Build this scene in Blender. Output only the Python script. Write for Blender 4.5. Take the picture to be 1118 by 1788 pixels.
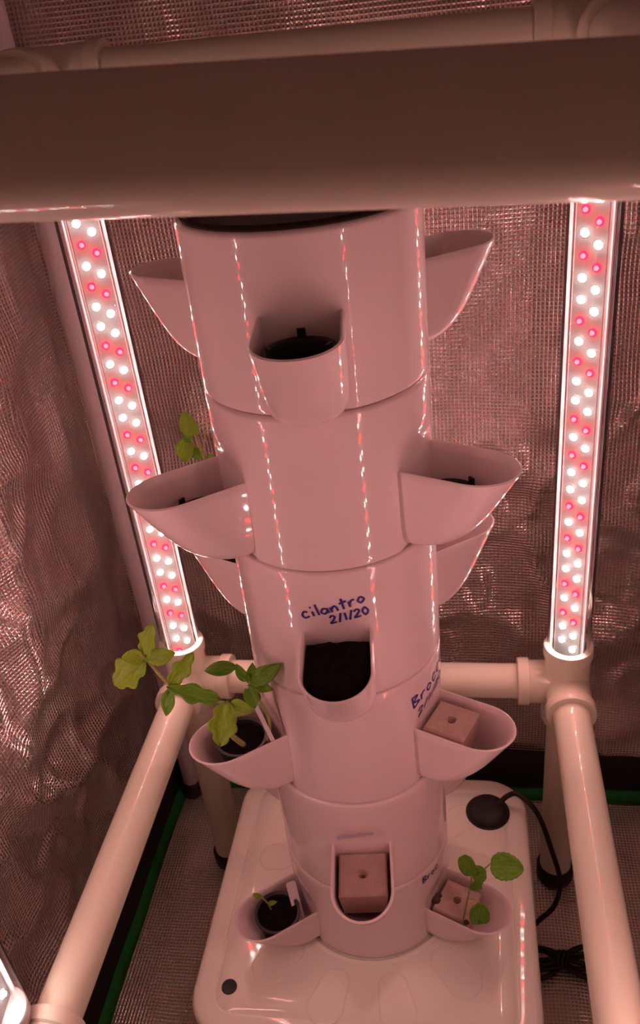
import bpy, math, random
from mathutils import Vector, Matrix, noise

random.seed(4)
for o in list(bpy.data.objects):
    bpy.data.objects.remove(o)
SC = bpy.context.scene
COL = SC.collection
K = 0.67            # modelling units (tower radius = 0.1) to metres; applied once at the end
PI = math.pi

# ------------------------------------------------------------------ camera
cam_d = bpy.data.cameras.new('camera')
cam = bpy.data.objects.new('camera', cam_d)
COL.objects.link(cam)
CR = Vector((0.9858, 0.1343, -0.1013)); CU = Vector((0.0165, 0.5223, 0.8526)); CF = Vector((-0.1674, 0.8422, -0.5126))
m = Matrix.Identity(4)
for i in range(3):
    m[i][0] = CR[i]; m[i][1] = CU[i]; m[i][2] = -CF[i]
    m[i][3] = (0.12837, -0.70276, 0.13067)[i]
cam.matrix_world = m
cam_d.sensor_fit = 'VERTICAL'
cam_d.sensor_height = 36.0
cam_d.sensor_width = 36.0
cam_d.lens = 1492.4 / 1788 * 36.0
cam_d.clip_start = 0.01
cam_d.dof.use_dof = True
cam_d.dof.focus_distance = 0.52
cam_d.dof.aperture_fstop = 24.0
SC.camera = cam

# ------------------------------------------------------------------ world and exposure
w = bpy.data.worlds.new('dim_room'); SC.world = w
w.use_nodes = True
w.node_tree.nodes['Background'].inputs[0].default_value = (0.150, 0.062, 0.045, 1)
w.node_tree.nodes['Background'].inputs[1].default_value = 1.0
SC.view_settings.view_transform = 'Standard'
SC.view_settings.look = 'None'
SC.view_settings.gamma = 1.0
SC.view_settings.use_curve_mapping = False
SC.view_settings.exposure = 0.06
SC.cycles.adaptive_threshold = 0.03
SC.cycles.max_bounces = 6
SC.cycles.diffuse_bounces = 4
SC.cycles.glossy_bounces = 4
SC.cycles.transparent_max_bounces = 12
LED_POWER = 152.0

# ------------------------------------------------------------------ materials
MATS = {}
def nodes(name):
    mt = bpy.data.materials.new(name); mt.use_nodes = True
    MATS[name] = mt
    nt = mt.node_tree
    return mt, nt, nt.nodes['Principled BSDF']
def plain(name, col, rough=0.4, metal=0.0, coat=0.0, coat_r=0.06, var=0.0, vscale=30, bump=0.0, bscale=200, spec=0.5, sss=0.0):
    mt, nt, p = nodes(name)
    p.inputs['Base Color'].default_value = (*col, 1)
    p.inputs['Roughness'].default_value = rough
    p.inputs['Metallic'].default_value = metal
    p.inputs['Coat Weight'].default_value = coat
    p.inputs['Coat Roughness'].default_value = coat_r
    p.inputs['Specular IOR Level'].default_value = spec
    tc = nt.nodes.new('ShaderNodeTexCoord')
    if var > 0:
        n = nt.nodes.new('ShaderNodeTexNoise'); n.inputs['Scale'].default_value = vscale; n.inputs['Detail'].default_value = 4
        nt.links.new(tc.outputs['Object'], n.inputs['Vector'])
        r = nt.nodes.new('ShaderNodeValToRGB')
        r.color_ramp.elements[0].color = tuple(c * (1 - var) for c in col) + (1,)
        r.color_ramp.elements[1].color = tuple(min(1, c * (1 + var)) for c in col) + (1,)
        r.color_ramp.elements[0].position = 0.3; r.color_ramp.elements[1].position = 0.7
        nt.links.new(n.outputs['Fac'], r.inputs['Fac']); nt.links.new(r.outputs['Color'], p.inputs['Base Color'])
    if bump > 0:
        n2 = nt.nodes.new('ShaderNodeTexNoise'); n2.inputs['Scale'].default_value = bscale; n2.inputs['Detail'].default_value = 5
        nt.links.new(tc.outputs['Object'], n2.inputs['Vector'])
        b = nt.nodes.new('ShaderNodeBump'); b.inputs['Strength'].default_value = bump; b.inputs['Distance'].default_value = 0.001
        nt.links.new(n2.outputs['Fac'], b.inputs['Height']); nt.links.new(b.outputs['Normal'], p.inputs['Normal'])
    return mt
plain('tower_plastic', (0.82, 0.69, 0.69), 0.55, coat=0.9, coat_r=0.035, var=0.02, vscale=18)
plain('tank_plastic', (0.92, 0.92, 0.80), 0.5, coat=0.7, coat_r=0.05, var=0.02, vscale=14)
plain('pvc', (0.80, 0.80, 0.64), 0.5, coat=0.5, coat_r=0.05, var=0.04, vscale=10)
plain('pole_paint', (0.62, 0.58, 0.60), 0.45, var=0.03)
plain('black_plastic', (0.012, 0.010, 0.010), 0.5, var=0.2, vscale=60)
plain('black_rubber', (0.010, 0.008, 0.008), 0.55, var=0.2, vscale=60)
plain('black_fabric', (0.006, 0.005, 0.005), 0.8, var=0.3, vscale=80)
plain('green_fabric', (0.004, 0.20, 0.025), 0.7, var=0.25, vscale=60)
plain('inner_shade', (0.035, 0.016, 0.014), 0.6, var=0.2)  # shade of the tower's open top, put into the colour
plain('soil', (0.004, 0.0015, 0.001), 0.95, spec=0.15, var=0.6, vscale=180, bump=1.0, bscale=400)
plain('sponge', (0.46, 0.33, 0.27), 0.9, var=0.08, vscale=120, bump=0.6, bscale=700)
plain('sponge_hole', (0.25, 0.16, 0.12), 0.95, var=0.2)
plain('sponge_algae', (0.07, 0.035, 0.02), 0.95, var=0.4, vscale=150)
plain('ink', (0.045, 0.03, 0.26), 0.5, var=0.25, vscale=150)
plain('ink_faint', (0.60, 0.52, 0.70), 0.5, var=0.05, vscale=80)
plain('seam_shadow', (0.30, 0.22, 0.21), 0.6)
plain('board', (0.10, 0.097, 0.097), 0.5, var=0.02)
plain('heat_sink', (0.55, 0.5, 0.5), 0.35, metal=0.7, var=0.03)
plain('stake_plastic', (0.82, 0.76, 0.80), 0.4, var=0.02)
plain('stem_green', (0.34, 0.36, 0.10), 0.6, var=0.15, vscale=90)
def leaf_mat(name, c1, c2):
    mt, nt, p = nodes(name)
    uv = nt.nodes.new('ShaderNodeUVMap')
    sep = nt.nodes.new('ShaderNodeSeparateXYZ'); nt.links.new(uv.outputs['UV'], sep.inputs[0])
    # side veins: branching bands that leave the midrib at an angle
    ab = nt.nodes.new('ShaderNodeMath'); ab.operation = 'ABSOLUTE'; nt.links.new(sep.outputs['X'], ab.inputs[0])
    ad = nt.nodes.new('ShaderNodeMath'); ad.operation = 'MULTIPLY_ADD'; nt.links.new(ab.outputs[0], ad.inputs[0]); ad.inputs[1].default_value = -0.45
    nt.links.new(sep.outputs['Y'], ad.inputs[2])
    mu = nt.nodes.new('ShaderNodeMath'); mu.operation = 'MULTIPLY'; nt.links.new(ad.outputs[0], mu.inputs[0]); mu.inputs[1].default_value = 34.0
    si = nt.nodes.new('ShaderNodeMath'); si.operation = 'SINE'; nt.links.new(mu.outputs[0], si.inputs[0])
    gt = nt.nodes.new('ShaderNodeMath'); gt.operation = 'GREATER_THAN'; nt.links.new(si.outputs[0], gt.inputs[0]); gt.inputs[1].default_value = 0.93
    lt = nt.nodes.new('ShaderNodeMath'); lt.operation = 'LESS_THAN'; nt.links.new(ab.outputs[0], lt.inputs[0]); lt.inputs[1].default_value = 0.05
    mx = nt.nodes.new('ShaderNodeMath'); mx.operation = 'MAXIMUM'; nt.links.new(gt.outputs[0], mx.inputs[0]); nt.links.new(lt.outputs[0], mx.inputs[1])
    n = nt.nodes.new('ShaderNodeTexNoise'); n.inputs['Scale'].default_value = 5; nt.links.new(uv.outputs['UV'], n.inputs['Vector'])
    r = nt.nodes.new('ShaderNodeValToRGB')
    r.color_ramp.elements[0].color = (*c1, 1); r.color_ramp.elements[1].color = (*c2, 1)
    r.color_ramp.elements[0].position = 0.35; r.color_ramp.elements[1].position = 0.65
    nt.links.new(n.outputs['Fac'], r.inputs['Fac'])
    mix = nt.nodes.new('ShaderNodeMix'); mix.data_type = 'RGBA'
    fm = nt.nodes.new('ShaderNodeMath'); fm.operation = 'MULTIPLY'; nt.links.new(mx.outputs[0], fm.inputs[0]); fm.inputs[1].default_value = 0.4
    nt.links.new(fm.outputs[0], mix.inputs['Factor']); nt.links.new(r.outputs['Color'], mix.inputs['A'])
    mix.inputs['B'].default_value = (0.30, 0.42, 0.08, 1)
    nt.links.new(mix.outputs['Result'], p.inputs['Base Color'])
    p.inputs['Roughness'].default_value = 0.5
    tr = nt.nodes.new('ShaderNodeBsdfTranslucent'); nt.links.new(mix.outputs['Result'], tr.inputs['Color'])
    ms = nt.nodes.new('ShaderNodeMixShader'); ms.inputs[0].default_value = 0.35
    nt.links.new(p.outputs[0], ms.inputs[1]); nt.links.new(tr.outputs[0], ms.inputs[2])
    nt.links.new(ms.outputs[0], nt.nodes['Material Output'].inputs['Surface'])
leaf_mat('leaf_green', (0.14, 0.36, 0.02), (0.24, 0.50, 0.04))
leaf_mat('leaf_olive', (0.26, 0.46, 0.025), (0.38, 0.58, 0.04))

def emit(name, col, s):
    mt, nt, p = nodes(name)
    nt.nodes.remove(p)
    e = nt.nodes.new('ShaderNodeEmission'); e.inputs[0].default_value = (*col, 1); e.inputs[1].default_value = s
    nt.links.new(e.outputs[0], nt.nodes['Material Output'].inputs['Surface'])
emit('led_white', (1.0, 0.88, 0.82), LED_POWER)
emit('led_white_lens', (1.0, 0.93, 0.82), 4.0)
emit('led_red', (1.0, 0.0026, 0.0032), LED_POWER * 1.4)
emit('led_red_lens', (1.0, 0.02, 0.09), 2.6)

for _n in ('led_white_lens', 'led_red_lens'):
    MATS[_n].cycles.emission_sampling = 'NONE'
def clear_mat():
    mt, nt, p = nodes('clear_acrylic')
    p.inputs['Base Color'].default_value = (0.8, 0.78, 0.78, 1); p.inputs['Roughness'].default_value = 0.5
    t = nt.nodes.new('ShaderNodeBsdfTransparent'); t.inputs[0].default_value = (0.985, 0.98, 0.98, 1)
    g = nt.nodes.new('ShaderNodeBsdfGlossy'); g.inputs['Roughness'].default_value = 0.06
    f = nt.nodes.new('ShaderNodeFresnel'); f.inputs[0].default_value = 1.45
    m1 = nt.nodes.new('ShaderNodeMixShader'); m1.inputs[0].default_value = 0.10
    nt.links.new(t.outputs[0], m1.inputs[1]); nt.links.new(p.outputs[0], m1.inputs[2])
    m2 = nt.nodes.new('ShaderNodeMixShader')
    nt.links.new(f.outputs[0], m2.inputs[0]); nt.links.new(m1.outputs[0], m2.inputs[1]); nt.links.new(g.outputs[0], m2.inputs[2])
    nt.links.new(m2.outputs[0], nt.nodes['Material Output'].inputs['Surface'])
clear_mat()

def mylar(name, col, rough, pitch, bump, metal=0.92):
    """silvered tent film with an embossed square thread grid; UV in modelling units"""
    mt, nt, p = nodes(name)
    uv = nt.nodes.new('ShaderNodeUVMap')
    sep = nt.nodes.new('ShaderNodeSeparateXYZ'); nt.links.new(uv.outputs['UV'], sep.inputs[0])
    rid = []
    for ax in ('X', 'Y'):
        a = nt.nodes.new('ShaderNodeMath'); a.operation = 'MULTIPLY'; a.inputs[1].default_value = PI / pitch
        nt.links.new(sep.outputs[ax], a.inputs[0])
        s = nt.nodes.new('ShaderNodeMath'); s.operation = 'SINE'; nt.links.new(a.outputs[0], s.inputs[0])
        b = nt.nodes.new('ShaderNodeMath'); b.operation = 'ABSOLUTE'; nt.links.new(s.outputs[0], b.inputs[0])
        c = nt.nodes.new('ShaderNodeMath'); c.operation = 'POWER'; c.inputs[1].default_value = 0.6; nt.links.new(b.outputs[0], c.inputs[0])
        rid.append(c)
    mn = nt.nodes.new('ShaderNodeMath'); mn.operation = 'MINIMUM'
    nt.links.new(rid[0].outputs[0], mn.inputs[0]); nt.links.new(rid[1].outputs[0], mn.inputs[1])
    n = nt.nodes.new('ShaderNodeTexNoise'); n.inputs['Scale'].default_value = 60; n.inputs['Detail'].default_value = 3
    nt.links.new(uv.outputs['UV'], n.inputs['Vector'])
    add = nt.nodes.new('ShaderNodeMath'); add.operation = 'MULTIPLY_ADD'; add.inputs[1].default_value = 0.8
    nt.links.new(n.outputs['Fac'], add.inputs[0]); nt.links.new(mn.outputs[0], add.inputs[2])
    bp = nt.nodes.new('ShaderNodeBump'); bp.inputs['Strength'].default_value = bump; bp.inputs['Distance'].default_value = 0.0012
    bp.invert = True; nt.links.new(add.outputs[0], bp.inputs['Height']); nt.links.new(bp.outputs['Normal'], p.inputs['Normal'])
    # the woven threads are brighter than the film in the cells between them
    r = nt.nodes.new('ShaderNodeValToRGB')
    r.color_ramp.elements[0].position = 0.30; r.color_ramp.elements[0].color = (*col, 1)
    r.color_ramp.elements[1].position = 0.95; r.color_ramp.elements[1].color = tuple(c * 0.50 for c in col) + (1,)
    e = r.color_ramp.elements.new(0.7); e.color = tuple(c * 0.85 for c in col) + (1,)
    nt.links.new(mn.outputs[0], r.inputs['Fac']); nt.links.new(r.outputs['Color'], p.inputs['Base Color'])
    p.inputs['Metallic'].default_value = metal
    p.inputs['Roughness'].default_value = rough
mylar('mylar_wall', (0.96, 0.87, 0.83), 0.17, 0.0052, 0.6)
mylar('mylar_floor', (0.97, 0.91, 0.82), 0.30, 0.0052, 0.5, 0.75)

# ------------------------------------------------------------------ helpers
def mesh(name, vs, fs, mat, smooth=True, uvs=None):
    me = bpy.data.meshes.new(name)
    me.from_pydata([tuple(v) for v in vs], [], fs)
    me.materials.append(MATS[mat])
    if smooth:
        me.polygons.foreach_set('use_smooth', [True] * len(me.polygons))
    if uvs is not None:
        l = me.uv_layers.new(name='UVMap')
        for lp in me.loops:
            l.data[lp.index].uv = uvs[lp.vertex_index]
    me.update()
    return me
def wloc(o):
    v = Vector((0, 0, 0))
    while o is not None:
        v = v + o.location; o = o.parent
    return v
def put(name, me, parent=None, loc=None, rotz=0.0):
    o = bpy.data.objects.new(name, me); COL.objects.link(o)
    o.parent = parent
    if loc is not None:
        o.location = loc
    o.rotation_euler = (0, 0, rotz)
    return o
def part(name, vs, fs, mat, parent, smooth=True, uvs=None, sharp=None):
    """vs in world modelling units; made relative to the parent"""
    off = wloc(parent) if parent else Vector((0, 0, 0))
    me = mesh(name, [Vector(v) - off for v in vs], fs, mat, smooth, uvs)
    if sharp:
        me.set_sharp_from_angle(angle=math.radians(sharp))
    return put(name, me, parent)
def thing(name, loc, label, cat, group=None):
    o = bpy.data.objects.new(name, None); COL.objects.link(o)
    o.location = loc; o.empty_display_size = 0.02
    return tag(o, label, cat, group)
def tag(o, label, cat, group=None):
    o['label'] = label; o['category'] = cat
    if group: o['group'] = group
    return o
def struct(o, kind='structure'):
    o['kind'] = kind
    return o
def lathe(profile, seg=48, origin=(0, 0, 0), closed=False):
    vs, fs = [], []
    n = len(profile)
    for i in range(seg):
        a = 2 * PI * i / seg
        for r, z in profile:
            vs.append((origin[0] + r * math.cos(a), origin[1] + r * math.sin(a), origin[2] + z))
    for i in range(seg):
        j = (i + 1) % seg
        for k in range(n if closed else n - 1):
            k2 = (k + 1) % n
            fs.append((i * n + k, j * n + k, j * n + k2, i * n + k2))
    return vs, fs
def frame_of(d):
    d = d.normalized()
    u = d.cross(Vector((0, 0, 1)))
    if u.length < 1e-3: u = d.cross(Vector((1, 0, 0)))
    u.normalize()
    return u, u.cross(d).normalized()
def tube(pts, rad, seg=12, caps=True, closed=False):
    pts = [Vector(p) for p in pts]
    n = len(pts)
    rads = rad if isinstance(rad, (list, tuple)) else [rad] * n
    vs, fs = [], []
    u = None
    for i, p in enumerate(pts):
        if closed: d = pts[(i + 1) % n] - pts[i - 1]
        else: d = pts[min(i + 1, n - 1)] - pts[max(i - 1, 0)]
        if d.length < 1e-9: d = Vector((0, 0, 1))
        d.normalize()
        if u is None: u, v = frame_of(d)
        else:
            u = (u - d * u.dot(d)).normalized()
        v = d.cross(u)
        for k in range(seg):
            a = 2 * PI * k / seg
            vs.append(p + (u * math.cos(a) + v * math.sin(a)) * rads[i])
    for i in range(n if closed else n - 1):
        i2 = (i + 1) % n
        for k in range(seg):
            k2 = (k + 1) % seg
            fs.append((i * seg + k, i * seg + k2, i2 * seg + k2, i2 * seg + k))
    if caps and not closed:
        fs.append(tuple(range(seg))[::-1]); fs.append(tuple(range((n - 1) * seg, n * seg)))
    return vs, fs
def smooth_path(P, sub=6, closed=False):
    P = [Vector(p) for p in P]; n = len(P); out = []
    for i in range(n if closed else n - 1):
        if closed: a, b, c, d = P[i - 1], P[i], P[(i + 1) % n], P[(i + 2) % n]
        else: a, b, c, d = P[max(i - 1, 0)], P[i], P[i + 1], P[min(i + 2, n - 1)]
        for s in range(sub):
            t = s / sub
            out.append(0.5 * ((2 * b) + (c - a) * t + (2 * a - 5 * b + 4 * c - d) * t * t + (3 * b - 3 * c + d - a) * t ** 3))
    if not closed: out.append(P[-1])
    return out
def merge(*parts):
    vs, fs = [], []
    for v, f in parts:
        o = len(vs); vs += list(v); fs += [tuple(i + o for i in q) for q in f]
    return vs, fs
def rounded_rect(x0, x1, y0, y1, r, n=8):
    out = []
    for cx, cy, a0 in ((x1 - r, y1 - r, 0), (x0 + r, y1 - r, PI / 2), (x0 + r, y0 + r, PI), (x1 - r, y0 + r, 1.5 * PI)):
        for i in range(n + 1):
            a = a0 + PI / 2 * i / n
            out.append((cx + r * math.cos(a), cy + r * math.sin(a)))
    return out
def loft(rings, cap0=True, cap1=True):
    n = len(rings[0]); vs = [v for r in rings for v in r]; fs = []
    for i in range(len(rings) - 1):
        for k in range(n):
            k2 = (k + 1) % n
            fs.append((i * n + k, i * n + k2, (i + 1) * n + k2, (i + 1) * n + k))
    if cap0: fs.append(tuple(range(n))[::-1])
    if cap1: fs.append(tuple(range((len(rings) - 1) * n, len(rings) * n)))
    return vs, fs
def box(x0, x1, y0, y1, z0, z1):
    vs = [(x, y, z) for z in (z0, z1) for x, y in ((x0, y0), (x1, y0), (x1, y1), (x0, y1))]
    return vs, [(3, 2, 1, 0), (4, 5, 6, 7), (0, 1, 5, 4), (1, 2, 6, 5), (2, 3, 7, 6), (3, 0, 4, 7)]
def sstep(x): x = min(1, max(0, x)); return x * x * (3 - 2 * x)
def pol(az, r, z=0.0):
    a = math.radians(az)
    return Vector((r * math.sin(a), -r * math.cos(a), z))

# ------------------------------------------------------------------ tent shell
FLOOR = -1.105
XW0, XW1, YW, YF, ZC = -0.418, 0.50, 0.372, -1.15, 0.85
def fold(p, s, seed):
    q = Vector((p[0] * s + seed, p[1] * s - seed, seed * 1.7))
    return noise.noise(q)
def crease(p, s, seed):
    q = Vector((p[0] * s + seed * 3.1, p[1] * s + seed, seed))
    return 1 - abs(noise.noise(q)) * 2
def sheet(name, o, ux, uy, lu, lv, nrm, nu, nv, dispf, mat):
    o = Vector(o); ux = Vector(ux); uy = Vector(uy); nrm = Vector(nrm)
    vs, fs, uvs = [], [], []
    for j in range(nv + 1):
        for i in range(nu + 1):
            u, v = lu * i / nu, lv * j / nv
            vs.append(o + ux * u + uy * v + nrm * dispf(u, v)); uvs.append((u, v))
    for j in range(nv):
        for i in range(nu):
            a = j * (nu + 1) + i
            fs.append((a, a + 1, a + nu + 2, a + nu + 1))
    return struct(part(name, vs, fs, mat, None, uvs=uvs))
def d_back(u, v):
    x = XW0 + u; z = FLOOR + v
    e = min(1.0, max(0.0, v - 0.02) * 6)
    amp = 0.35 + 1.0 * math.exp(-((z + 0.55) / 0.25) ** 2) + 0.5 * sstep((x - 0.22) / 0.1)
    d = 0.017 * fold((x, z * 0.8), 4.5, 3.3)
    d += amp * (0.016 * max(0, crease((x * 0.8 + 0.35 * z, z * 1.5 - 0.2 * x), 5.0, 1.7) - 0.45) + 0.009 * max(0, crease((x * 1.6 - 0.5 * z, z * 1.3 + 0.6 * x), 9.0, 5.7) - 0.5))
    d += 0.0030 * amp * fold((x + z * 0.3, z * 1.6), 15, 8.1)
    return e * d
def d_left(u, v):
    y = YF + u; z = FLOOR + v
    e = min(1.0, max(0.0, v - 0.02) * 5) * min(1.0, (YW - y) * 4 + 0.1)
    d = 0.034 * fold((y, z * 0.8), 3.4, 9.4) + 0.024 * max(0, crease((y + 0.5 * z, z * 0.9), 5.0, 4.2) - 0.35)
    d += 0.012 * max(0, crease((y - 0.4 * z, z + 0.5 * y), 10.0, 2.9) - 0.45) + 0.0035 * fold((y, z), 24, 5.5)
    return e * d
sheet('wall_back', (XW0, YW, FLOOR), (1, 0, 0), (0, 0, 1), XW1 - XW0, ZC - FLOOR, (0, -1, 0), 150, 220, d_back, 'mylar_wall')
sheet('wall_left', (XW0, YF, FLOOR), (0, 1, 0), (0, 0, 1), YW - YF, ZC - FLOOR, (1, 0, 0), 190, 220, d_left, 'mylar_wall')
sheet('wall_right', (XW1, YF, FLOOR), (0, 1, 0), (0, 0, 1), YW - YF, ZC - FLOOR, (-1, 0, 0), 120, 140, d_left, 'mylar_wall')
def d_floor(u, v):
    x = XW0 + u; y = YF + v
    return 0.004 * fold((x * 2.5, y), 5, 2.2) + 0.004 * max(0, crease((x * 1.6 + 0.12 * y, y * 0.35), 9, 6.1) - 0.45) + 0.0012 * fold((x, y), 25, 1.1) - 0.005
sheet('floor', (XW0, YF, FLOOR), (1, 0, 0), (0, 1, 0), XW1 - XW0, YW - YF, (0, 0, 1), 150, 190, d_floor, 'mylar_floor')
sheet('front_bounce_wall', (XW0, YF, FLOOR), (1, 0, 0), (0, 0, 1), XW1 - XW0, ZC - FLOOR, (0, 1, 0), 80, 120, d_back, 'mylar_wall')  # closed front out of view, added to bounce lamp light back inside
sheet('ceiling', (XW0, YF, ZC), (1, 0, 0), (0, 1, 0), XW1 - XW0, YW - YF, (0, 0, -1), 40, 60, lambda u, v: 0.008 * fold((u, v), 5, 2), 'mylar_wall')
def hem(name, segs, mat, z0, z1, thick, wob):
    """black hem / green piping along the foot of the walls"""
    for i, (p, q, nrm) in enumerate(segs):
        p = Vector(p); q = Vector(q); nrm = Vector(nrm); n = 60
        rings = []
        for k in range(n + 1):
            b = p.lerp(q, k / n); zz = wob * noise.noise(Vector((b.x * 4, b.y * 4, z0 * 9)))
            t = thick * (1 + 0.25 * noise.noise(Vector((b.x * 7, b.y * 7, 3))))
            rings.append([b + Vector((0, 0, z0)), b + nrm * t + Vector((0, 0, z0)), b + nrm * t * 0.8 + Vector((0, 0, (z0 + z1) / 2)), b + nrm * t * 0.5 + Vector((0, 0, z1 + zz)), b + Vector((0, 0, z1 + zz))])
        vs, fs = loft(rings)
        struct(part('%s_%d' % (name[0], name[1] + i), vs, fs, mat, None))
SEG = [((XW0, YW, FLOOR), (XW1, YW, FLOOR), (0, -1, 0)), ((XW0, YF, FLOOR), (XW0, YW, FLOOR), (1, 0, 0))]
hem(('trim', 1), SEG, 'black_fabric', 0.024, 0.092, 0.018, 0.010)
hem(('trim', 3), SEG, 'green_fabric', 0.0, 0.025, 0.027, 0.005)

# tent corner pole behind the left lamp
vs, fs = tube([(-0.378, 0.335, FLOOR), (-0.378, 0.335, -0.3), (-0.378, 0.335, 0.4), (-0.378, 0.335, ZC - 0.01)], 0.0145, 20)
pole = thing('tent_pole', (-0.378, 0.335, FLOOR), 'pale round tent corner pole standing behind the lamp at left', 'tent pole')
part('pole', vs, fs, 'pole_paint', pole, sharp=40)
vs, fs = lathe([(0.0148, 0.0), (0.019, 0.002), (0.019, 0.03), (0.0148, 0.032)], 24, (-0.378, 0.335, FLOOR))
part('foot_socket', vs, fs, 'black_plastic', pole)

# ------------------------------------------------------------------ PVC pipe frame
XL, XR, YB, ZB, ZT = -0.2732, 0.2601, 0.1985, -0.694, 0.1077
YFR = -0.360          # front uprights
YN = -0.39            # front cross bars
PR, FR, AL = 0.0238, 0.0295, 0.065
frame = thing('pvc_frame', (0, 0, FLOOR), 'cream plastic pipe frame with tee fittings standing around the white tower', 'pipe frame')
def pipe(a, b, name='pipe', r=PR, parent=frame):
    a = Vector(a); b = Vector(b)
    pts = [a.lerp(b, t / 8) for t in range(9)]
    vs, fs = tube(pts, r, 40)
    return part(name, vs, fs, 'pvc', parent, sharp=40)
def fitting(c, dirs):
    """hub with sockets: each socket ends in a slightly wider collar"""
    c = Vector(c); ms = []
    # rounded hub
    hv, hf = [], []
    nlat, nlon = 8, 20
    for i in range(nlat + 1):
        th = PI * i / nlat
        for k in range(nlon):
            ph = 2 * PI * k / nlon
            hv.append(c + Vector((math.sin(th) * math.cos(ph), math.sin(th) * math.sin(ph), math.cos(th))) * (FR * 1.04))
    for i in range(nlat):
        for k in range(nlon):
            k2 = (k + 1) % nlon
            hf.append((i * nlon + k, i * nlon + k2, (i + 1) * nlon + k2, (i + 1) * nlon + k))
    ms.append((hv, hf))
    for d in dirs:
        d = Vector(d); L = AL * d.length; d = d.normalized()
        st = [(0.0, FR), (0.75 * L, FR), (0.78 * L, FR + 0.0028), (0.97 * L, FR + 0.0028), (L, FR + 0.0018), (L, PR + 0.0006), (L - 0.004, PR - 0.002)]
        vs, fs = tube([c + d * s for s, _ in st[:5]], [r for _, r in st[:5]], 36, caps=False)
        n0 = len(vs); u, v = frame_of(d)
        # closing lip
        e = c + d * L; ring = vs[4 * 36:5 * 36]
        vs = list(vs) + [e + (p - e).normalized() * (PR - 0.001) for p in ring]
        for k in range(36):
            k2 = (k + 1) % 36
            fs.append((4 * 36 + k, 4 * 36 + k2, n0 + k2, n0 + k))
        ms.append((vs, fs))
    vs, fs = merge(*ms)
    return part('pipe_fitting', vs, fs, 'pvc', frame, sharp=35)
ZTB = lambda x: 0.0845 - 0.013 * x      # back top bar
ZFN = lambda x: 0.0938 - 0.0390 * x     # the front top bar sits a little lower at its right end
for X in (XL, XR):
    s = 1 if X > 0 else -1
    fitting((X, YB, ZB), [(0, 0, 1), (0, 0, -1), (-s, 0, 0), (0, -1, 0)])
    fitting((X, YB, ZTB(X)), [(0, 0, -1), (-s, 0, 0), (0, -1, 0)])
    fitting((X, YFR, ZB), [(0, 0, -1), (0, 1, 0), (0, -1, 0), (s * 0.6, 0, 0)])
    fitting((X, YN - 0.02, ZFN(X)), [(-s, 0, 0), (0, 1, 0)])
    pipe((X, YB - 0.02, ZB), (X, YFR + 0.02, ZB))
    pipe((X, YB - 0.02, ZTB(X)), (X, YN, ZFN(X)))
    pipe((X, YFR - 0.02, ZB), (X, YN - 0.02, ZB))
    for y in (YB, YFR):
        pipe((X, y, ZB - 0.02), (X, y, FLOOR + 0.028), 'leg')
        vs, fs = lathe([(0.0, 0.0), (0.027, 0.0), (0.0285, 0.004), (0.0285, 0.026), (0.0265, 0.030), (0.0235, 0.030), (0.0235, 0.028), (0, 0.028)], 28, (X, y, FLOOR))
        part('rubber_foot', vs, fs, 'black_rubber', frame, sharp=40)
pipe((XL + 0.02, YB, ZB), (XR - 0.02, YB, ZB))
pipe((XL + 0.02, YB, ZTB(XL + 0.02)), (XR - 0.02, YB, ZTB(XR - 0.02)))
pipe((XL, YN, ZFN(XL)), (XR, YN, ZFN(XR)), 'front_crossbar', 0.0245)
pipe((XL, YN - 0.02, ZB), (XR, YN - 0.02, ZB))

# ------------------------------------------------------------------ LED grow lamps
PAIR = 0.02273
def led_mesh(name, mat, lens):
    """lit die in the middle of a domed package"""
    n = 8; vs, fs = [], []
    for x, rr in ((0.0, 0.0050), (0.0008, 0.0046), (0.0010, 0.0026), (0.0034, 0.0022)):
        for k in range(n):
            a = 2 * PI * (k + 0.5) / n
            vs.append((rr * math.cos(a), x, rr * math.sin(a)))
    for i in range(3):
        for k in range(n):
            fs.append((i * n + k, (i + 1) * n + k, (i + 1) * n + (k + 1) % n, i * n + (k + 1) % n))
    fs.append(tuple(range(3 * n, 4 * n))[::-1])
    me = mesh(name, vs, fs, mat, False)
    me.materials.append(MATS[lens])
    for i, p in enumerate(me.polygons):
        p.material_index = 1 if i < 2 * n else 0
    return me
LEDW = led_mesh('white_led', 'led_white', 'led_white_lens'); LEDR = led_mesh('red_led', 'led_red', 'led_red_lens')
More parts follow.
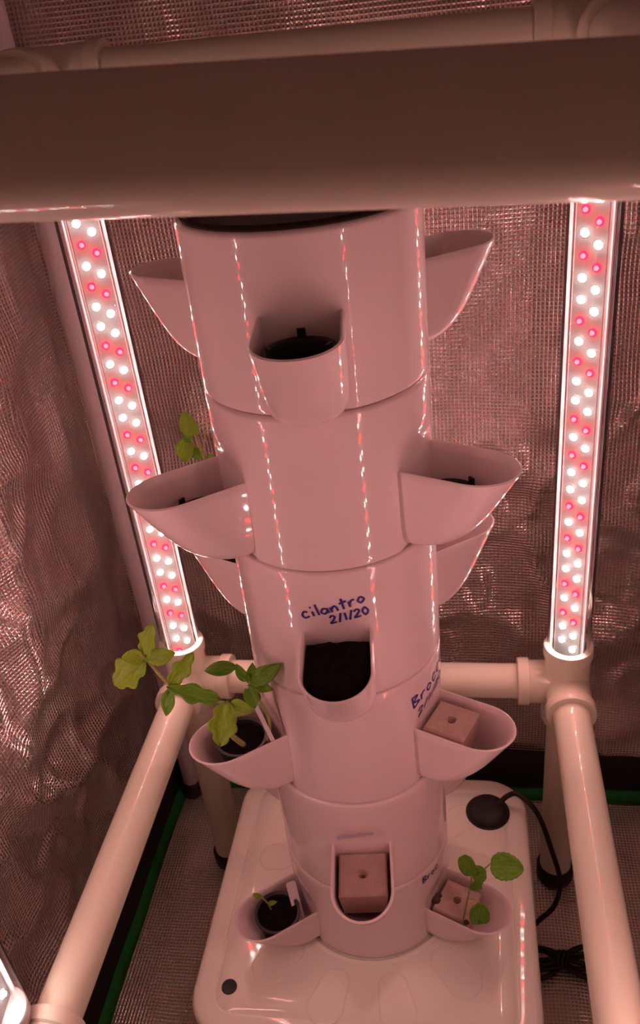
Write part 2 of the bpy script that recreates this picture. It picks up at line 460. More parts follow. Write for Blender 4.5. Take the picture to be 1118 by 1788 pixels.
def lamp(x, y, face, zfirst, pat, label, z0=-0.655, z1=0.045):
    """face: azimuth (degrees from +x towards +y) the board looks at"""
    t = thing('led_grow_light', (x, y, z0), label, 'grow light', 'LED grow light tubes')
    a = math.radians(face); f = Vector((math.cos(a), math.sin(a), 0)); s = Vector((-f.y, f.x, 0)); c = Vector((x, y, 0))
    up = Vector((0, 0, 1))
    hw, hb = 0.0165, 0.004
    # half-round aluminium back
    prof = [(hw, hb)] + [(0.0185 * math.cos(b), hb - 0.0185 * math.sin(b)) for b in [PI * i / 14 for i in range(15)]] + [(-hw, hb)]
    rings = [[c + s * p + f * q + up * z for p, q in prof] for z in (z0, z1)]
    vs, fs = loft(rings)
    part('heat_sink', vs, fs, 'heat_sink', t, sharp=40)
    rings = [[c + s * p + f * q + up * z for p, q in ((-hw, hb + 0.0004), (hw, hb + 0.0004), (hw, hb + 0.0024), (-hw, hb + 0.0024))] for z in (z0, z1)]
    vs, fs = loft(rings)
    board = part('circuit_board', vs, fs, 'board', t, False)
    # clear sleeve with two moulded side rails
    pts = [c + up * (z0 + (z1 - z0) * i / 6) for i in range(7)]
    vs, fs = tube(pts, 0.0275, 40, caps=False)
    part('clear_sleeve', vs, fs, 'clear_acrylic', t)
    for sg in (-1, 1):
        e = c + s * (sg * 0.0215) + f * 0.006
        rings = [[e + s * p + f * q + up * z for p, q in ((-.0010, -.003), (.0010, -.003), (.0010, .003), (-.0010, .003))] for z in (z0, z1)]
        vs, fs = loft(rings); part('side_rail', vs, fs, 'pole_paint', t, False)
    for z in (z0, z1):
        vs, fs = lathe([(0.0, -0.008), (0.026, -0.008), (0.0268, -0.006), (0.0268, 0.006), (0.0255, 0.008), (0.0, 0.008)], 32, (x, y, z))
        part('end_cap', vs, fs, 'heat_sink', t, sharp=40)
    # LEDs: two staggered columns, colours in a repeating run of five pairs
    n0 = -int((z1 - 0.014 - zfirst) / PAIR); base = wloc(board)
    i = n0
    while True:
        z = zfirst - i * PAIR
        if z < z0 + 0.016: break
        col = pat[i % 5]
        for sg, dz in ((-1, 0.0), (1, -PAIR / 2)):
            p = c + s * (sg * 0.0072) + f * (hb + 0.0024) + up * (z + dz)
            put('white_led' if col == 'W' else 'red_led', LEDW if col == 'W' else LEDR, board, p - base, a - PI / 2)
        i += 1
    return t
lamp(XL, YB, -52, -0.0477, 'WRWRW', 'red and white LED lamp tube in the back left corner, partly behind the tower')
lamp(XR, YB, 180 + 62, -0.0728, 'RWRWW', 'red and white LED lamp tube in the back right corner of the frame')
lamp(XL - 0.036, YFR + 0.045, 8, -0.0500, 'WRWRW', 'red and white LED lamp tube at the front left, its foot in the bottom corner')
lamp(XR + 0.036, YFR + 0.045, 172, -0.0600, 'RWRWW', 'LED lamp tube at the front right, seen mirrored in the white tower')

# ------------------------------------------------------------------ tower
R = 0.1; H = 0.1502; ZR = -0.068; HW = 0.0335; TIP = 0.190
PHI = math.asin(HW / R)
def tier_azs(k): return [6, 126, 246] if k % 2 == 0 else [66, 186, 306]
def body_r(k, az, zl):
    """outer radius at azimuth az (deg) and height zl below the tier's top edge; flattened above each pocket"""
    r = R
    for a in tier_azs(k):
        d = abs((az - a + 180) % 360 - 180) * PI / 180
        if d < PHI + 0.03:
            s = sstep((ZR + 0.036 - zl) / 0.034) * sstep((PHI + 0.03 - d) / 0.03)
            r = r + (R * math.cos(PHI) / math.cos(min(d, PHI)) - r) * s
    return r
def pocket(k, az, z0):
    depth = 0.0580 if k == 5 else 0.0812
    ax = pol(az, 1.0); tg = Vector((math.cos(math.radians(az)), math.sin(math.radians(az)), 0))
    NL, NT = 18, 20
    def ring(t, off):
        p = (TIP - R) * (1 - 0.54 * t) * math.sqrt(max(0, 1 - t ** 7))
        hw = HW * (1 - 0.05 * t) * math.sqrt(max(0, 1 - t ** 12)) - off
        hw = max(hw, 0.0008)
        tip = R + p - off
        le = min(hw * 1.15, max(0.004, tip - 0.088))
        r0 = tip - le; pts = []
        for i in range(5): pts.append((0.088 + (r0 - 0.088) * i / 5, -hw))
        for i in range(NT + 1):
            b = -PI / 2 + PI * i / NT
            pts.append((r0 + le * math.cos(b), hw * math.sin(b)))
        for i in range(4, -1, -1): pts.append((0.088 + (r0 - 0.088) * i / 5, hw))
        z = z0 + ZR - depth * t
        return [ax * r + tg * wd + Vector((0, 0, z + (off * 0.6 if t > 0.8 else 0))) for r, wd in pts]
    th = 0.0032
    outer = [ring(math.sin(t / NL * PI / 2) ** 0.9, 0.0) for t in range(NL + 1)]
    inner = [ring(math.sin(t / NL * PI / 2) ** 0.9, th) for t in range(NL + 1)]
    # lip: rounded rim between the two skins
    lip = [[(a + b) / 2 + Vector((0, 0, 0.0010)) for a, b in zip(outer[0], inner[0])]]
    rows = outer[::-1] + lip + inner
    n = len(rows[0]); vs = [v for r in rows for v in r]; fs = []
    for i in range(len(rows) - 1):
        for j in range(n - 1):
            fs.append((i * n + j, i * n + j + 1, (i + 1) * n + j + 1, (i + 1) * n + j))
    return vs, fs
def tier(k, label, hlast=None):
    z0 = -H * k; h = hlast or H
    t = thing('planting_tier', (0, 0, z0 - h), label, 'planter tier', 'stacked tiers of the tower')
    seg = 180
    prof = [(-0.010, None, 0.0905), (0.0, None, 0.0915), (0.0, 'o', -0.0030), (-0.0018, 'o', -0.0008), (-0.004, 'o', 0.0)]
    prof += [(-(0.0115 + (h - 0.0195) * i / 26), 'o', 0.0) for i in range(27)]
    prof += [(-(h - 0.0045), 'o', 0.0002), (-(h - 0.0028), 'o', -0.0006), (-(h - 0.0024), None, 0.0955), (-(h - 0.0024), None, 0.0915), (-0.5 * h, None, 0.0915)]
    n = len(prof); vs, fs = [], []
    for i in range(seg):
        az = 360 * i / seg
        for q, (z, kind, r) in enumerate(prof):
            if k == 0 and q < 5: z -= 0.006
            rr = r if kind is None else body_r(k, az, z) + r
            vs.append(pol(az, rr, z0 + z))
    for i in range(seg):
        j = (i + 1) % seg
        for a in range(n):
            b = (a + 1) % n
            fs.append((i * n + b, j * n + b, j * n + a, i * n + a))
    part('body', vs, fs, 'tower_plastic', t, sharp=50)
    for a in tier_azs(k):
        vs, fs = pocket(k, a, z0)
        part('pocket', vs, fs, 'tower_plastic', t, sharp=60)
    # hidden neck that plugs into the tier above
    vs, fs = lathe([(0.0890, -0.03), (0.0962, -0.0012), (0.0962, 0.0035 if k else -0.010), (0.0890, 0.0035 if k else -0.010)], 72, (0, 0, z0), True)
    part('neck', vs, fs, 'seam_shadow' if k else 'inner_shade', t)
    return t
TL = ['topmost white planting tier of the tower, its dark top open under the crossbar',
      'second white planting tier from the top, blank, with two wide empty side pockets',
      'white planting tier marked cilantro in blue ink above its dark front pocket',
      'white planting tier marked broccoli beside the pocket holding a sponge cube',
      'white planting tier with one sponge cube in its front pocket, second from the bottom',
      'lowest white planting tier, sitting in the tank lid']
HL = 0.128
TIER = [tier(k, TL[k], HL if k == 5 else None) for k in range(6)]
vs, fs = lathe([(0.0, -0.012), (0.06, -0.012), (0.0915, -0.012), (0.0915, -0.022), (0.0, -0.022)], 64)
part('inner_shade_disc', vs, fs, 'inner_shade', TIER[0])  # added disc, coloured near black so the open top reads as shaded

# ------------------------------------------------------------------ handwriting
GL = {
 'c': [[(.75, .8), (.35, .95), (.05, .5), (.3, .05), (.8, .2)]],
 'C': [[(.85, .75), (.4, .9), (.05, .45), (.3, .02), (1.0, .15), (1.3, .5)]],
 'i': [[(.2, .8), (.2, .05)], [(.05, 1.35), (.2, 1.45)]],
 'l': [[(.2, 1.7), (.3, .05)]],
 'a': [[(.8, .7), (.35, .9), (.05, .4), (.4, .05), (.75, .45), (.8, .85), (.85, .05)]],
 'n': [[(.1, .85), (.15, .05)], [(.15, .5), (.5, .9), (.75, .6), (.8, .05)]],
 't': [[(.35, 1.6), (.4, .05)], [(0, 1.0), (.85, 1.05)]],
 'r': [[(.15, .85), (.2, .05)], [(.2, .5), (.45, .85), (.8, .85)]],
 'o': [[(.4, .9), (.05, .5), (.35, .05), (.75, .4), (.4, .9)]],
 'B': [[(.15, 1.5), (.15, 0)], [(.15, 1.5), (.85, 1.3), (.25, .8), (.95, .4), (.15, 0)]],
 '2': [[(.05, 1.1), (.4, 1.45), (.75, 1.1), (.4, .5), (.0, .05), (.85, .1)]],
 '/': [[(.55, 1.6), (.1, -.1)]],
 '1': [[(.3, 1.45), (.3, .0)]],
 '0': [[(.4, 1.4), (.05, .8), (.35, .05), (.75, .6), (.4, 1.4)]],
}
GW = {'i': .5, 'l': .55, 't': .85, '/': .7, '1': .6, 'C': 1.25}
def write(parent, k, text, az0, zb, az1, zb1, size, mat='ink', width=0.0017, wscale=1.0):
    u0, u1 = math.radians(az0) * R, math.radians(az1) * R
    adv = [GW.get(c, 1.0) for c in text]; tot = sum(adv)
    dx = u1 - u0; dz = zb1 - zb; L = math.hypot(dx, dz); ex = (dx / L, dz / L); ey = (-ex[1] * 0.6, ex[0])
    sx = L / tot
    vs, fs = [], []
    x = 0
    for ch, ad in zip(text, adv):
        for st in GL[ch]:
            P = [Vector((x + p[0] * 0.92, p[1], 0)) for p in st]
            P = smooth_path(P, 6) if len(P) > 2 else [P[0].lerp(P[-1], i / 6) for i in range(7)]
            Q = [Vector((u0 + ex[0] * p.x * sx + ey[0] * p.y * size, zb + ex[1] * p.x * sx + ey[1] * p.y * size)) for p in P]
            b0 = len(vs)
            for i, q in enumerate(Q):
                d = Q[min(i + 1, len(Q) - 1)] - Q[max(i - 1, 0)]
                if d.length < 1e-9: d = Vector((1, 0))
                d.normalize(); nn = Vector((-d.y, d.x)) * width / 2
                for e in (q - nn, q + nn):
                    az = math.degrees(e.x / R)
                    rr = body_r(k, az, e.y + H * k) + 0.0005
                    vs.append(pol(az, rr, e.y))
            for i in range(len(Q) - 1):
                a = b0 + 2 * i
                fs.append((a, a + 2, a + 3, a + 1))
        x += ad
    return part('handwriting', vs, fs, mat, parent, False)
o = write(TIER[2], 2, 'cilantro', -11, -0.3515, 24, -0.3345, 0.0084, width=0.0021); o['label'] = 'word cilantro in blue marker'
o = write(TIER[2], 2, '2/1/20', 3.5, -0.3590, 25.5, -0.3500, 0.0072, width=0.0020); o['label'] = 'date in blue marker'
o = write(TIER[3], 3, 'Broccoli', 47, -0.4905, 95, -0.4700, 0.0098, width=0.0021); o['label'] = 'word Broccoli in blue marker'
o = write(TIER[3], 3, '2/1/20', 53, -0.5105, 86, -0.4945, 0.0088, width=0.0021); o['label'] = 'date in blue marker'
o = write(TIER[5], 5, 'Broc', 46, -0.7680, 64, -0.7680, 0.0070); o['label'] = 'cut-off word in blue marker'
o = write(TIER[4], 4, 'cilantro', -9, -0.6600, 15, -0.6520, 0.0060, 'ink_faint', 0.0026); o['label'] = 'faint lilac smudge of writing'

# ------------------------------------------------------------------ things in the pockets
def net_cup(k, az, label, r=0.125, dz=-0.016, rad=0.027, soil=0.006, tab=True):
    z = -H * k + ZR + dz; c = pol(az, r, z)
    t = thing('net_cup', c - Vector((0, 0, 0.032)), label, 'net cup', 'black net cups')
    vs, fs = lathe([(rad - 0.0035, 0.0), (rad, 0.0006), (rad, -0.0022), (rad - 0.0025, -0.0026), (rad * 0.76, -0.032), (rad * 0.70, -0.032), (rad - 0.0045, -0.003)], 40, c, True)
    part('cup', vs, fs, 'black_plastic', t, sharp=40)
    if tab:
        for a in (180, 60, 300):
            ax = pol(az + a, 1.0); tg = Vector((-ax.y, ax.x, 0)); b = c + ax * (rad - 0.0022)
            vs, fs = ([b + ax * p + tg * q + Vector((0, 0, zz)) for zz in (-0.001, 0.0075) for p, q in ((-.001, -.0032), (.0012, -.0032), (.0012, .0032), (-.001, .0032))],
                       [(3, 2, 1, 0), (4, 5, 6, 7), (0, 1, 5, 4), (1, 2, 6, 5), (2, 3, 7, 6), (3, 0, 4, 7)])
            part('rim_tab', vs, fs, 'black_plastic', t, False)
    vs, fs = [], []
    n = 28; rings = 6
    for i in range(rings + 1):
        for q in range(n):
            rr = (rad - 0.0045) * i / rings; a = 2 * PI * q / n
            p = Vector((rr * math.cos(a), rr * math.sin(a), 0))
            vs.append(c + p + Vector((0, 0, -soil + 0.003 * noise.noise(p * 150 + c * 10))))
    for i in range(rings):
        for q in range(n):
            q2 = (q + 1) % n
            fs.append((i * n + q, i * n + q2, (i + 1) * n + q2, (i + 1) * n + q))
    s = part('soil', vs, fs, 'soil', t); s['kind'] = 'stuff'
    return t
net_cup(0, 6, 'empty black net cup with rim tabs in the topmost front pocket', soil=0.012)
net_cup(1, 66, 'black net cup deep in the right pocket of the second tier', r=0.126, dz=-0.031, rad=0.026, soil=0.012)
net_cup(1, 306, 'black net cup deep in the left pocket of the second tier', r=0.126, dz=-0.031, rad=0.026, soil=0.012)
net_cup(2, 6, 'black net cup of dark soil in the pocket under the cilantro writing', r=0.132, dz=-0.016, rad=0.0275, soil=0.004, tab=False)
net_cup(2, 246, 'black net cup in the left rear pocket below the wide left pocket', r=0.130, dz=-0.008, rad=0.0275)
net_cup(3, 306, 'black net cup of brown soil under the leafy seedlings at left', r=0.134, dz=-0.006, rad=0.0285, soil=0.004, tab=False)
net_cup(5, 306, 'black net cup of dark soil in the lowest left pocket', r=0.134, dz=-0.008, rad=0.0285, soil=0.004, tab=False)
# black sheet painting the unlit depth round the cup in the cilantro pocket
def pocket_shade(k, az, dz, label, tip=TIP - 0.0085):
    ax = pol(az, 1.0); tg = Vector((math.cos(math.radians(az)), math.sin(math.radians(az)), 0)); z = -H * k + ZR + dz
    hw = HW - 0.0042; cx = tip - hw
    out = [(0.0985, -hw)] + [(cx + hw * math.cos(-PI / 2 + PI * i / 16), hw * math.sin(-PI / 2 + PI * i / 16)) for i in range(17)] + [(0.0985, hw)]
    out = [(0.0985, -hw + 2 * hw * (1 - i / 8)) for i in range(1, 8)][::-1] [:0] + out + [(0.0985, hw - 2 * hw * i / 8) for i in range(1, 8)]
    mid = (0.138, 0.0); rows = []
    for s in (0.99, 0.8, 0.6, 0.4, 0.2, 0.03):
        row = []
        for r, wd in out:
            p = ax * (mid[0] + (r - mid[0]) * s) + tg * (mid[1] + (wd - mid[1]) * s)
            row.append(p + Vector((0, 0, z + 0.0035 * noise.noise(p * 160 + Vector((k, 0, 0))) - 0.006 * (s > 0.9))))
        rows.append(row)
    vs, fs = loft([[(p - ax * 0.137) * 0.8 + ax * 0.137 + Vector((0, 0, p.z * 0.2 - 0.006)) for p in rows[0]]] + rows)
    o = part('shade_sheet', vs, fs, 'soil', None); o['kind'] = 'stuff'
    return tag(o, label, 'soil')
pocket_shade(2, 6, -0.0045, 'black sheet standing for shade in the pocket under the cilantro writing')

def sponge(k, az, label, r=0.1215, dz=-0.004, hs=0.0225, stain=False):
    z = -H * k + ZR + dz
    ax = pol(az, 1.0); tg = Vector((math.cos(math.radians(az)), math.sin(math.radians(az)), 0))
    c = ax * r
    t = thing('sponge_cube', c + Vector((0, 0, z - 0.035)), label, 'sponge', 'foam seed sponges')
    # body with a real dimple in the top
    N = 28; vs, fs = [], []
    for j in range(N + 1):
        for i in range(N + 1):
            u = -1 + 2 * i / N; v = -1 + 2 * j / N
            d = math.hypot(u, v); dep = -0.0105 * sstep((0.20 - d) / 0.10)
            rnd = 0.002 * (max(abs(u), abs(v)) > 0.99)
            vs.append(c + ax * (u * hs) + tg * (v * hs) + Vector((0, 0, z + dep - rnd + 0.0006 * noise.noise(Vector((u * 3, v * 3, k))))))
    for j in range(N):
        for i in range(N):
            a = j * (N + 1) + i
            fs.append((a, a + 1, a + N + 2, a + N + 1))
    edge = [i for i in range(N + 1)] + [(j + 1) * (N + 1) - 1 for j in range(1, N + 1)] + [N * (N + 1) + i for i in range(N - 1, -1, -1)] + [j * (N + 1) for j in range(N - 1, 0, -1)]
    low = []
    for e in edge:
        p = Vector(vs[e]); p = c + Vector((0, 0, p.z)) + Vector((p.x - c.x, p.y - c.y, 0)) * 0.86 ; p.z = z - 0.035
        low.append(len(vs)); vs.append(p)
    m_ = len(edge)
    for i in range(m_):
        i2 = (i + 1) % m_
        fs.append((edge[i], low[i], low[i2], edge[i2]))
    fs.append(tuple(low))
    part('foam_body', vs, fs, 'sponge', t, sharp=40)
    vs, fs = lathe([(0.0, -0.0097), (0.0022, -0.0095), (0.0032, -0.0070)], 16, (c.x, c.y, z))
    part('seed_hole', vs, fs, 'sponge_hole', t)
    if stain:
        ms = []
        for (u, v, s) in ((-1.0, -0.5, 0.006), (-1.0, -0.2, 0.0045), (0.95, -0.95, 0.004)):
            b = c + ax * (u * hs) + tg * (v * hs) + Vector((0, 0, z))
            bv, bf = [], []
            for i in range(5):
                for q in range(8):
                    th = PI * i / 4; ph = PI / 4 * q
                    bv.append(b + Vector((math.sin(th) * math.cos(ph), math.sin(th) * math.sin(ph), 0.35 * math.cos(th))) * s * (1 + 0.4 * noise.noise(Vector((i, q, u * 5)))))
            for i in range(4):
                for q in range(8):
                    bf.append((i * 8 + q, i * 8 + (q + 1) % 8, (i + 1) * 8 + (q + 1) % 8, (i + 1) * 8 + q))
            ms.append((bv, bf))
        vs, fs = merge(*ms); part('algae', vs, fs, 'sponge_algae', t)
    return t
sponge(3, 66, 'tan foam sponge cube with a seed hole in the pocket marked broccoli', dz=-0.004, hs=0.0225)
sponge(4, 6, 'tan foam sponge in the front pocket just above the tank lid', dz=-0.012, hs=0.0262, r=0.1235)
sponge(5, 66, 'dirty tan foam sponge with the two-leaved seedling, lowest right pocket', dz=-0.006, hs=0.0225, stain=True)

# ------------------------------------------------------------------ seedlings
def leaf_geo(base, tipp, width, up, shape='oval', fold_=0.25, droop=0.12, seed=0):
    base = Vector(base); tipp = Vector(tipp); d = tipp - base; L = d.length; d.normalize()
    up = Vector(up); up = (up - d * up.dot(d)).normalized(); s = d.cross(up)
    NU, NV = 6, 16; vs, fs, uvs = [], [], []
    for j in range(NV + 1):
        t = j / NV
        if shape == 'oval': wd = math.sin(PI * t ** 0.85) ** 0.75
        elif shape == 'round': wd = math.sqrt(max(0, 1 - (2 * t - 1) ** 2)) ** 0.8
        elif shape == 'heart': wd = math.sqrt(max(0, 1 - (2 * t - 1) ** 2)) ** 0.7 * (1 + 0.12 * t)
        elif shape == 'lobed': wd = math.sin(PI * t ** 0.9) ** 0.7 * (0.62 + 0.38 * abs(math.sin(2.6 * PI * t + 0.35)))
        elif shape == 'broad': wd = math.sin(PI * min(1, t * 0.97 + 0.02) ** 0.75) ** 0.55 * (1 + 0.05 * math.sin(t * 40))
        else: wd = math.sin(PI * t)
        wd = max(wd, 0.02) * width / 2
        for i in range(-NU, NU + 1):
            q = i / NU
            notch = 0.0
            if shape == 'heart' and t > 0.8: notch = -L * 0.16 * (1 - abs(q)) * (t - 0.8) / 0.2
            p = base + d * (L * t + notch) + s * (q * wd) + up * (abs(q) * wd * fold_ - droop * L * t * t + 0.05 * L * noise.noise(Vector((q * 2, t * 3, seed))))
            vs.append(p); uvs.append((q, t))
    n = 2 * NU + 1
    for j in range(NV):
        for i in range(n - 1):
            a = j * n + i
            fs.append((a, a + 1, a + n + 1, a + n))
    # a leaf has thickness: second skin
    m_ = len(vs)
    vs2 = [v - up * 0.0005 for v in vs]
    fs2 = [tuple(i + m_ for i in f[::-1]) for f in fs]
    b = list(range(n)) + [j * n + n - 1 for j in range(1, NV + 1)] + [NV * n + i for i in range(n - 2, -1, -1)] + [j * n for j in range(NV - 1, 0, -1)]
    fe = [(b[i], b[i] + m_, b[(i + 1) % len(b)] + m_, b[(i + 1) % len(b)]) for i in range(len(b))]
    return vs + vs2, fs + fs2 + fe, uvs + uvs
def leaf(plant, base, tipp, width, up=(0.1, -0.5, 0.85), shape='oval', mat='leaf_green', **kw):
    vs, fs, uvs = leaf_geo(base, tipp, width, up, shape, seed=random.random() * 9, **kw)
    return part('leaf', vs, fs, mat, plant, uvs=uvs)
def stem(plant, pts, r0=0.0016, r1=0.001, name='stem', mat='stem_green'):
    P = smooth_path(pts, 5); n = len(P)
    vs, fs = tube(P, [r0 + (r1 - r0) * i / (n - 1) for i in range(n)], 8)
    return part(name, vs, fs, mat, plant)

# seedlings in the left pocket of the fourth tier: a sharp upright one and a larger one leaning out to the left
base = (-0.093, -0.082, -0.522)
p = thing('seedling', base, 'upright seedling with pointed green leaves beside the tower, left pocket', 'seedling', 'leafy seedlings')
stem(p, [(-0.078, -0.085, -0.522), (-0.072, -0.087, -0.49), (-0.080, -0.089, -0.455), (-0.084, -0.09, -0.436)], 0.002, 0.0012)
leaf(p, (-0.084, -0.09, -0.438), (-0.050, -0.095, -0.412), 0.019, (0.1, -0.9, 0.35))
leaf(p, (-0.084, -0.09, -0.438), (-0.060, -0.098, -0.440), 0.012, (0.1, -0.8, 0.5))
leaf(p, (-0.084, -0.09, -0.437), (-0.076, -0.094, -0.412), 0.012, (0.5, -0.8, 0.3))
leaf(p, (-0.084, -0.09, -0.437), (-0.094, -0.094, -0.414), 0.013, (-0.3, -0.8, 0.5))
leaf(p, (-0.085, -0.09, -0.440), (-0.080, -0.102, -0.462), 0.015, (0.1, -0.9, 0.35))
stem(p, [(-0.084, -0.09, -0.440), (-0.092, -0.09, -0.428), (-0.096, -0.09, -0.419)], 0.0009, 0.0007, 'petiole')
leaf(p, (-0.094, -0.09, -0.417), (-0.128, -0.094, -0.420), 0.015, (-0.2, -0.75, 0.6), droop=0.2)
p = thing('seedling', (-0.102, -0.094, -0.520), 'large pale seedling leaning out to the left over the lit lamp', 'seedling', 'leafy seedlings')
stem(p, [(-0.102, -0.094, -0.520), (-0.105, -0.115, -0.482), (-0.092, -0.130, -0.448), (-0.094, -0.134, -0.424)], 0.0032, 0.002)
leaf(p, (-0.094, -0.134, -0.420), (-0.106, -0.150, -0.468), 0.030, (0.1, -0.9, 0.35), 'lobed', 'leaf_olive')
leaf(p, (-0.092, -0.133, -0.424), (-0.070, -0.140, -0.428), 0.016, (0.1, -0.9, 0.35), 'oval', 'leaf_olive')
stem(p, [(-0.094, -0.134, -0.424), (-0.12, -0.132, -0.418), (-0.145, -0.131, -0.408), (-0.163, -0.131, -0.376), (-0.168, -0.131, -0.366)], 0.0018, 0.0013, 'petiole')
leaf(p, (-0.100, -0.133, -0.420), (-0.150, -0.134, -0.404), 0.020, (-0.1, -0.8, 0.5), 'lobed', 'leaf_green', droop=0.0)
leaf(p, (-0.147, -0.131, -0.408), (-0.156, -0.142, -0.436), 0.014, (-0.1, -0.9, 0.3), 'oval', 'leaf_green')
leaf(p, (-0.165, -0.131, -0.372), (-0.200, -0.142, -0.398), 0.034, (-0.25, -0.85, 0.4), 'lobed', 'leaf_olive')
leaf(p, (-0.165, -0.131, -0.370), (-0.184, -0.138, -0.366), 0.016, (-0.1, -0.85, 0.4), 'oval', 'leaf_olive')
leaf(p, (-0.164, -0.131, -0.372), (-0.136, -0.132, -0.366), 0.018, (0.1, -0.85, 0.4), 'oval', 'leaf_olive')
leaf(p, (-0.164, -0.131, -0.368), (-0.152, -0.132, -0.334), 0.022, (-0.3, -0.85, 0.3), 'lobed', 'leaf_olive')
leaf(p, (-0.147, -0.131, -0.404), (-0.122, -0.124, -0.374), 0.020, (0.2, -0.85, 0.3), 'lobed', 'leaf_olive')

# young brassica in the lowest right sponge
zs = -H * 5 + ZR - 0.006
p = thing('seedling', (0.119, -0.079, zs), 'young seedling with one large round leaf in the lowest right pocket', 'seedling', 'leafy seedlings')
stem(p, [(0.117, -0.078, zs - 0.002), (0.122, -0.080, -0.79), (0.127, -0.08, -0.755), (0.129, -0.08, -0.732)], 0.0013, 0.001)
leaf(p, (0.129, -0.08, -0.735), (0.121, -0.082, -0.700), 0.019, (-0.2, -0.75, 0.6), 'heart')
leaf(p, (0.129, -0.08, -0.733), (0.143, -0.088, -0.716), 0.018, (0.2, -0.6, 0.75), 'heart')
stem(p, [(0.127, -0.08, -0.755), (0.138, -0.08, -0.730), (0.150, -0.08, -0.710)], 0.0011, 0.0008, 'petiole')
leaf(p, (0.150, -0.08, -0.711), (0.186, -0.083, -0.714), 0.030, (0.0, -0.65, 0.75), 'broad')
leaf(p, (0.128, -0.08, -0.760), (0.140, -0.084, -0.738), 0.014, (0.2, -0.8, 0.5), 'lobed')
stem(p, [(0.124, -0.08, -0.775), (0.132, -0.083, -0.772), (0.136, -0.086, -0.774)], 0.0009, 0.0007, 'petiole')
leaf(p, (0.136, -0.086, -0.774), (0.138, -0.098, -0.800), 0.022, (0.1, -0.8, 0.55), 'heart')

# thin sprout reaching up behind the wide left pocket
p = thing('seedling', (-0.118, 0.055, -0.385), 'small olive sprout showing above the wide left pocket', 'seedling', 'leafy seedlings')
stem(p, [(-0.120, 0.055, -0.385), (-0.136, 0.058, -0.33), (-0.141, 0.06, -0.275), (-0.149, 0.06, -0.244)], 0.0015, 0.0009)
stem(p, [(-0.118, 0.055, -0.385), (-0.130, 0.058, -0.33), (-0.139, 0.06, -0.268), (-0.144, 0.06, -0.238)], 0.0015, 0.0009)
stem(p, [(-0.120, 0.056, -0.385), (-0.134, 0.058, -0.32), (-0.139, 0.06, -0.268), (-0.131, 0.06, -0.232)], 0.0015, 0.0009)
leaf(p, (-0.144, 0.06, -0.239), (-0.150, 0.055, -0.212), 0.021, (-0.2, -0.8, 0.5), 'broad', 'leaf_olive')
leaf(p, (-0.149, 0.06, -0.245), (-0.164, 0.055, -0.264), 0.023, (-0.3, -0.8, 0.4), 'round', 'leaf_olive')
leaf(p, (-0.148, 0.06, -0.246), (-0.157, 0.062, -0.238), 0.010, (-0.1, -0.8, 0.5), 'oval', 'leaf_green')
leaf(p, (-0.140, 0.06, -0.262), (-0.150, 0.056, -0.256), 0.012, (-0.1, -0.8, 0.5), 'round', 'leaf_green')
leaf(p, (-0.134, 0.06, -0.262), (-0.127, 0.056, -0.278), 0.014, (0.1, -0.8, 0.4), 'round', 'leaf_green')

# faint sprout in the lowest left cup
p = thing('seedling', (-0.118, -0.070, -0.832), 'tiny dim sprout in the lowest left cup', 'seedling', 'leafy seedlings')
stem(p, [(-0.118, -0.072, -0.834), (-0.120, -0.074, -0.818), (-0.126, -0.074, -0.806)], 0.0012, 0.0009)
leaf(p, (-0.126, -0.074, -0.806), (-0.136, -0.076, -0.798), 0.007, (0, -0.7, 0.7), 'oval', 'leaf_olive')
leaf(p, (-0.120, -0.074, -0.818), (-0.108, -0.078, -0.808), 0.006, (0, -0.7, 0.7), 'oval', 'leaf_olive')

# white plastic plant label stakes
def stake(a, b, wdt, label):
    a = Vector(a); b = Vector(b); d = (b - a).normalized(); s = d.cross(Vector((0.12837, -0.70276, 0.13067)) - a).normalized(); n = s.cross(d)
    L = (b - a).length
    out = [(-wdt / 2, L * 0.12), (0, 0), (wdt / 2, L * 0.12), (wdt / 2, L - 0.002), (wdt / 2 - 0.002, L), (-wdt / 2 + 0.002, L), (-wdt / 2, L - 0.002)]
    rings = [[a + s * x + d * y + n * q for x, y in out] for q in (-0.0006, 0.0006)]
    vs, fs = loft(rings)
    return tag(part('label_stake', vs, fs, 'stake_plastic', None, False), label, 'plant label', 'white label stakes')
stake((-0.068, -0.088, -0.535), (-0.088, -0.092, -0.440), 0.0045, 'narrow white label stake beside the leafy seedlings')
stake((-0.080, -0.080, -0.850), (-0.096, -0.046, -0.812), 0.012, 'wide white label strip across the lowest left pocket')

# ------------------------------------------------------------------ reservoir tank
ZL = -0.8785
TX, TY0, TY1, TR = 0.2075, -0.205, 0.190, 0.055
tank = thing('water_tank', (0, 0, FLOOR), 'white rectangular water tank with a rounded lid carrying the tower', 'water tank')
def rr(inset, z, r=TR): return [(x, y, z) for x, y in rounded_rect(-TX + inset, TX - inset, TY0 + inset, TY1 - inset, max(0.006, r - inset), 10)]
vs, fs = loft([rr(0.030, FLOOR + 0.001), rr(0.026, FLOOR + 0.004), rr(0.012, ZL - 0.03), rr(0.012, ZL - 0.02)])
part('tank_body', vs, fs, 'tank_plastic', tank, sharp=40)
vs, fs = loft([rr(0.004, ZL - 0.030), rr(0.0, ZL - 0.028), rr(0.0, ZL - 0.008), rr(0.0012, ZL - 0.004), rr(0.004, ZL - 0.0015), rr(0.009, ZL - 0.0005), rr(0.0265, ZL - 0.0003), rr(0.0275, ZL - 0.0018), rr(0.0285, ZL - 0.0018), rr(0.0300, ZL), rr(0.05, ZL)])
lid = part('lid', vs, fs, 'tank_plastic', tank, sharp=55)
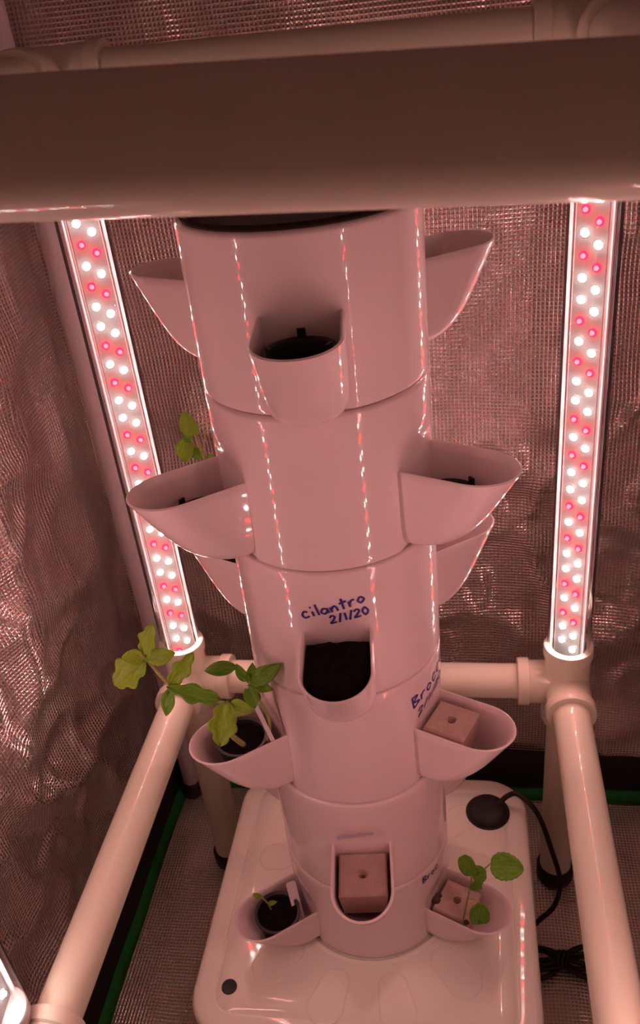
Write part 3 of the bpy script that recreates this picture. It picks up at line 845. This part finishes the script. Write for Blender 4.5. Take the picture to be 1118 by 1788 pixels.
# raised ring round the tower seat
vs, fs = lathe([(0.1008, -0.001), (0.1012, 0.0012), (0.1035, 0.0022), (0.1060, 0.0018), (0.1085, -0.001)], 96, (0, 0, ZL))
part('seat_ring', vs, fs, 'tank_plastic', lid)
vs, fs = lathe([(0.0995, 0.0005), (0.1010, 0.0005)], 96, (0, 0, ZL))
# embossed petal outlines on the lid
for q in range(12):
    az = 15 + 30 * q
    ax = pol(az, 1.0); tg = Vector((math.cos(math.radians(az)), math.sin(math.radians(az)), 0))
    r0, r1, hw = 0.118, 0.188, 0.0215
    if abs(ax.x) * r1 > TX - 0.03 or ax.y * r1 > TY1 - 0.03: r1 = 0.165
    loop = []
    for i in range(11):
        b = PI / 2 + PI * i / 10; loop.append((r0 + hw * 0.8 + hw * 0.8 * math.cos(b), hw * 0.8 * math.sin(b)))
    for i in range(11):
        b = -PI / 2 + PI * i / 10; loop.append((r1 - hw + hw * math.cos(b), hw * math.sin(b)))
    pts = [ax * a + tg * b + Vector((0, 0, ZL - 0.0002)) for a, b in loop]
    vs, fs = tube(pts, 0.0011, 6, closed=True)
    part('petal_ridge', vs, fs, 'tank_plastic', lid)
# small dark drain hole
vs, fs = lathe([(0.0, 0.0009), (0.0055, 0.0009), (0.0072, 0.0014), (0.0092, 0.0014), (0.0098, -0.001)], 24, (-0.1625, -0.1465, ZL))
part('fill_hole', vs, fs, 'black_plastic', lid, sharp=40)

# black round cap with the pump cord
cx, cy = 0.153, 0.128
cap = thing('pump_cap', (cx, cy, ZL), 'round black cap on the tank lid with a cord leaving it', 'cap')
vs, fs = lathe([(0.0, 0.0125), (0.010, 0.0123), (0.020, 0.0108), (0.026, 0.0075), (0.0282, 0.003), (0.0282, 0.0)], 40, (cx, cy, ZL))
part('dome', vs, fs, 'black_rubber', cap)
vs, fs = lathe([(0.0282, 0.0), (0.0305, 0.0), (0.0305, 0.0015), (0.0284, 0.0022)], 40, (cx, cy, ZL))
part('rim', vs, fs, 'black_rubber', cap)
P = smooth_path([(0.168, 0.134, -0.870), (0.180, 0.140, -0.858), (0.196, 0.137, -0.850), (0.221, 0.120, -0.868), (0.243, 0.120, -0.945), (0.257, 0.117, -1.010), (0.250, 0.113, -1.062), (0.226, 0.105, -1.092), (0.205, 0.085, -1.100)], 8)
vs, fs = tube(P, 0.0037, 10)
part('cord', vs, fs, 'black_rubber', cap)

# bundled cable on the floor
cb = thing('cable_bundle', (0.25, 0.05, FLOOR), 'tied bundle of black cable on the floor right of the tank', 'cable')
for i, (y0, dy, z0, x0, x1, tw) in enumerate(((0.052, 0.018, 0.006, 0.195, 0.300, 0.0), (0.046, 0.026, 0.009, 0.190, 0.322, 0.012), (0.056, 0.012, 0.014, 0.205, 0.312, -0.010), (0.044, 0.022, 0.006, 0.198, 0.330, -0.016), (0.060, 0.020, 0.011, 0.200, 0.318, 0.018))):
    pts = []
    for q in range(24):
        a = 2 * PI * q / 24
        xx = (x0 + x1) / 2 + (x1 - x0) / 2 * math.cos(a)
        pinch = 0.22 + 0.78 * min(1, abs(xx - 0.258) / 0.035)
        pts.append((xx, y0 * 0.6 + 0.02 + dy * math.sin(a) * pinch + tw * (xx - 0.258) * 8, FLOOR + 0.004 + z0 * (0.5 + 0.5 * math.sin(a * 1.0 + i)) * 0.9))
    vs, fs = tube(smooth_path(pts, 3, True), 0.0032, 8, closed=True)
    part('cable_loop', vs, fs, 'black_rubber', cb)
pts = [(0.258 + 0.003 * math.sin(q), 0.051 + 0.011 * math.cos(q * PI / 6), FLOOR + 0.010 + 0.009 * math.sin(q * PI / 6)) for q in range(12)]
for dx in (-0.006, 0.0, 0.006):
    vs, fs = tube([(x + dx, y, z) for x, y, z in pts], 0.0024, 6, closed=True)
    part('tie', vs, fs, 'black_plastic', cb)

# ------------------------------------------------------------------ modelling units to metres
done = set()
for o in bpy.data.objects:
    if o.type == 'MESH' and o.data.name not in done:
        o.data.transform(Matrix.Scale(K, 4)); done.add(o.data.name)
    o.location = o.location * K
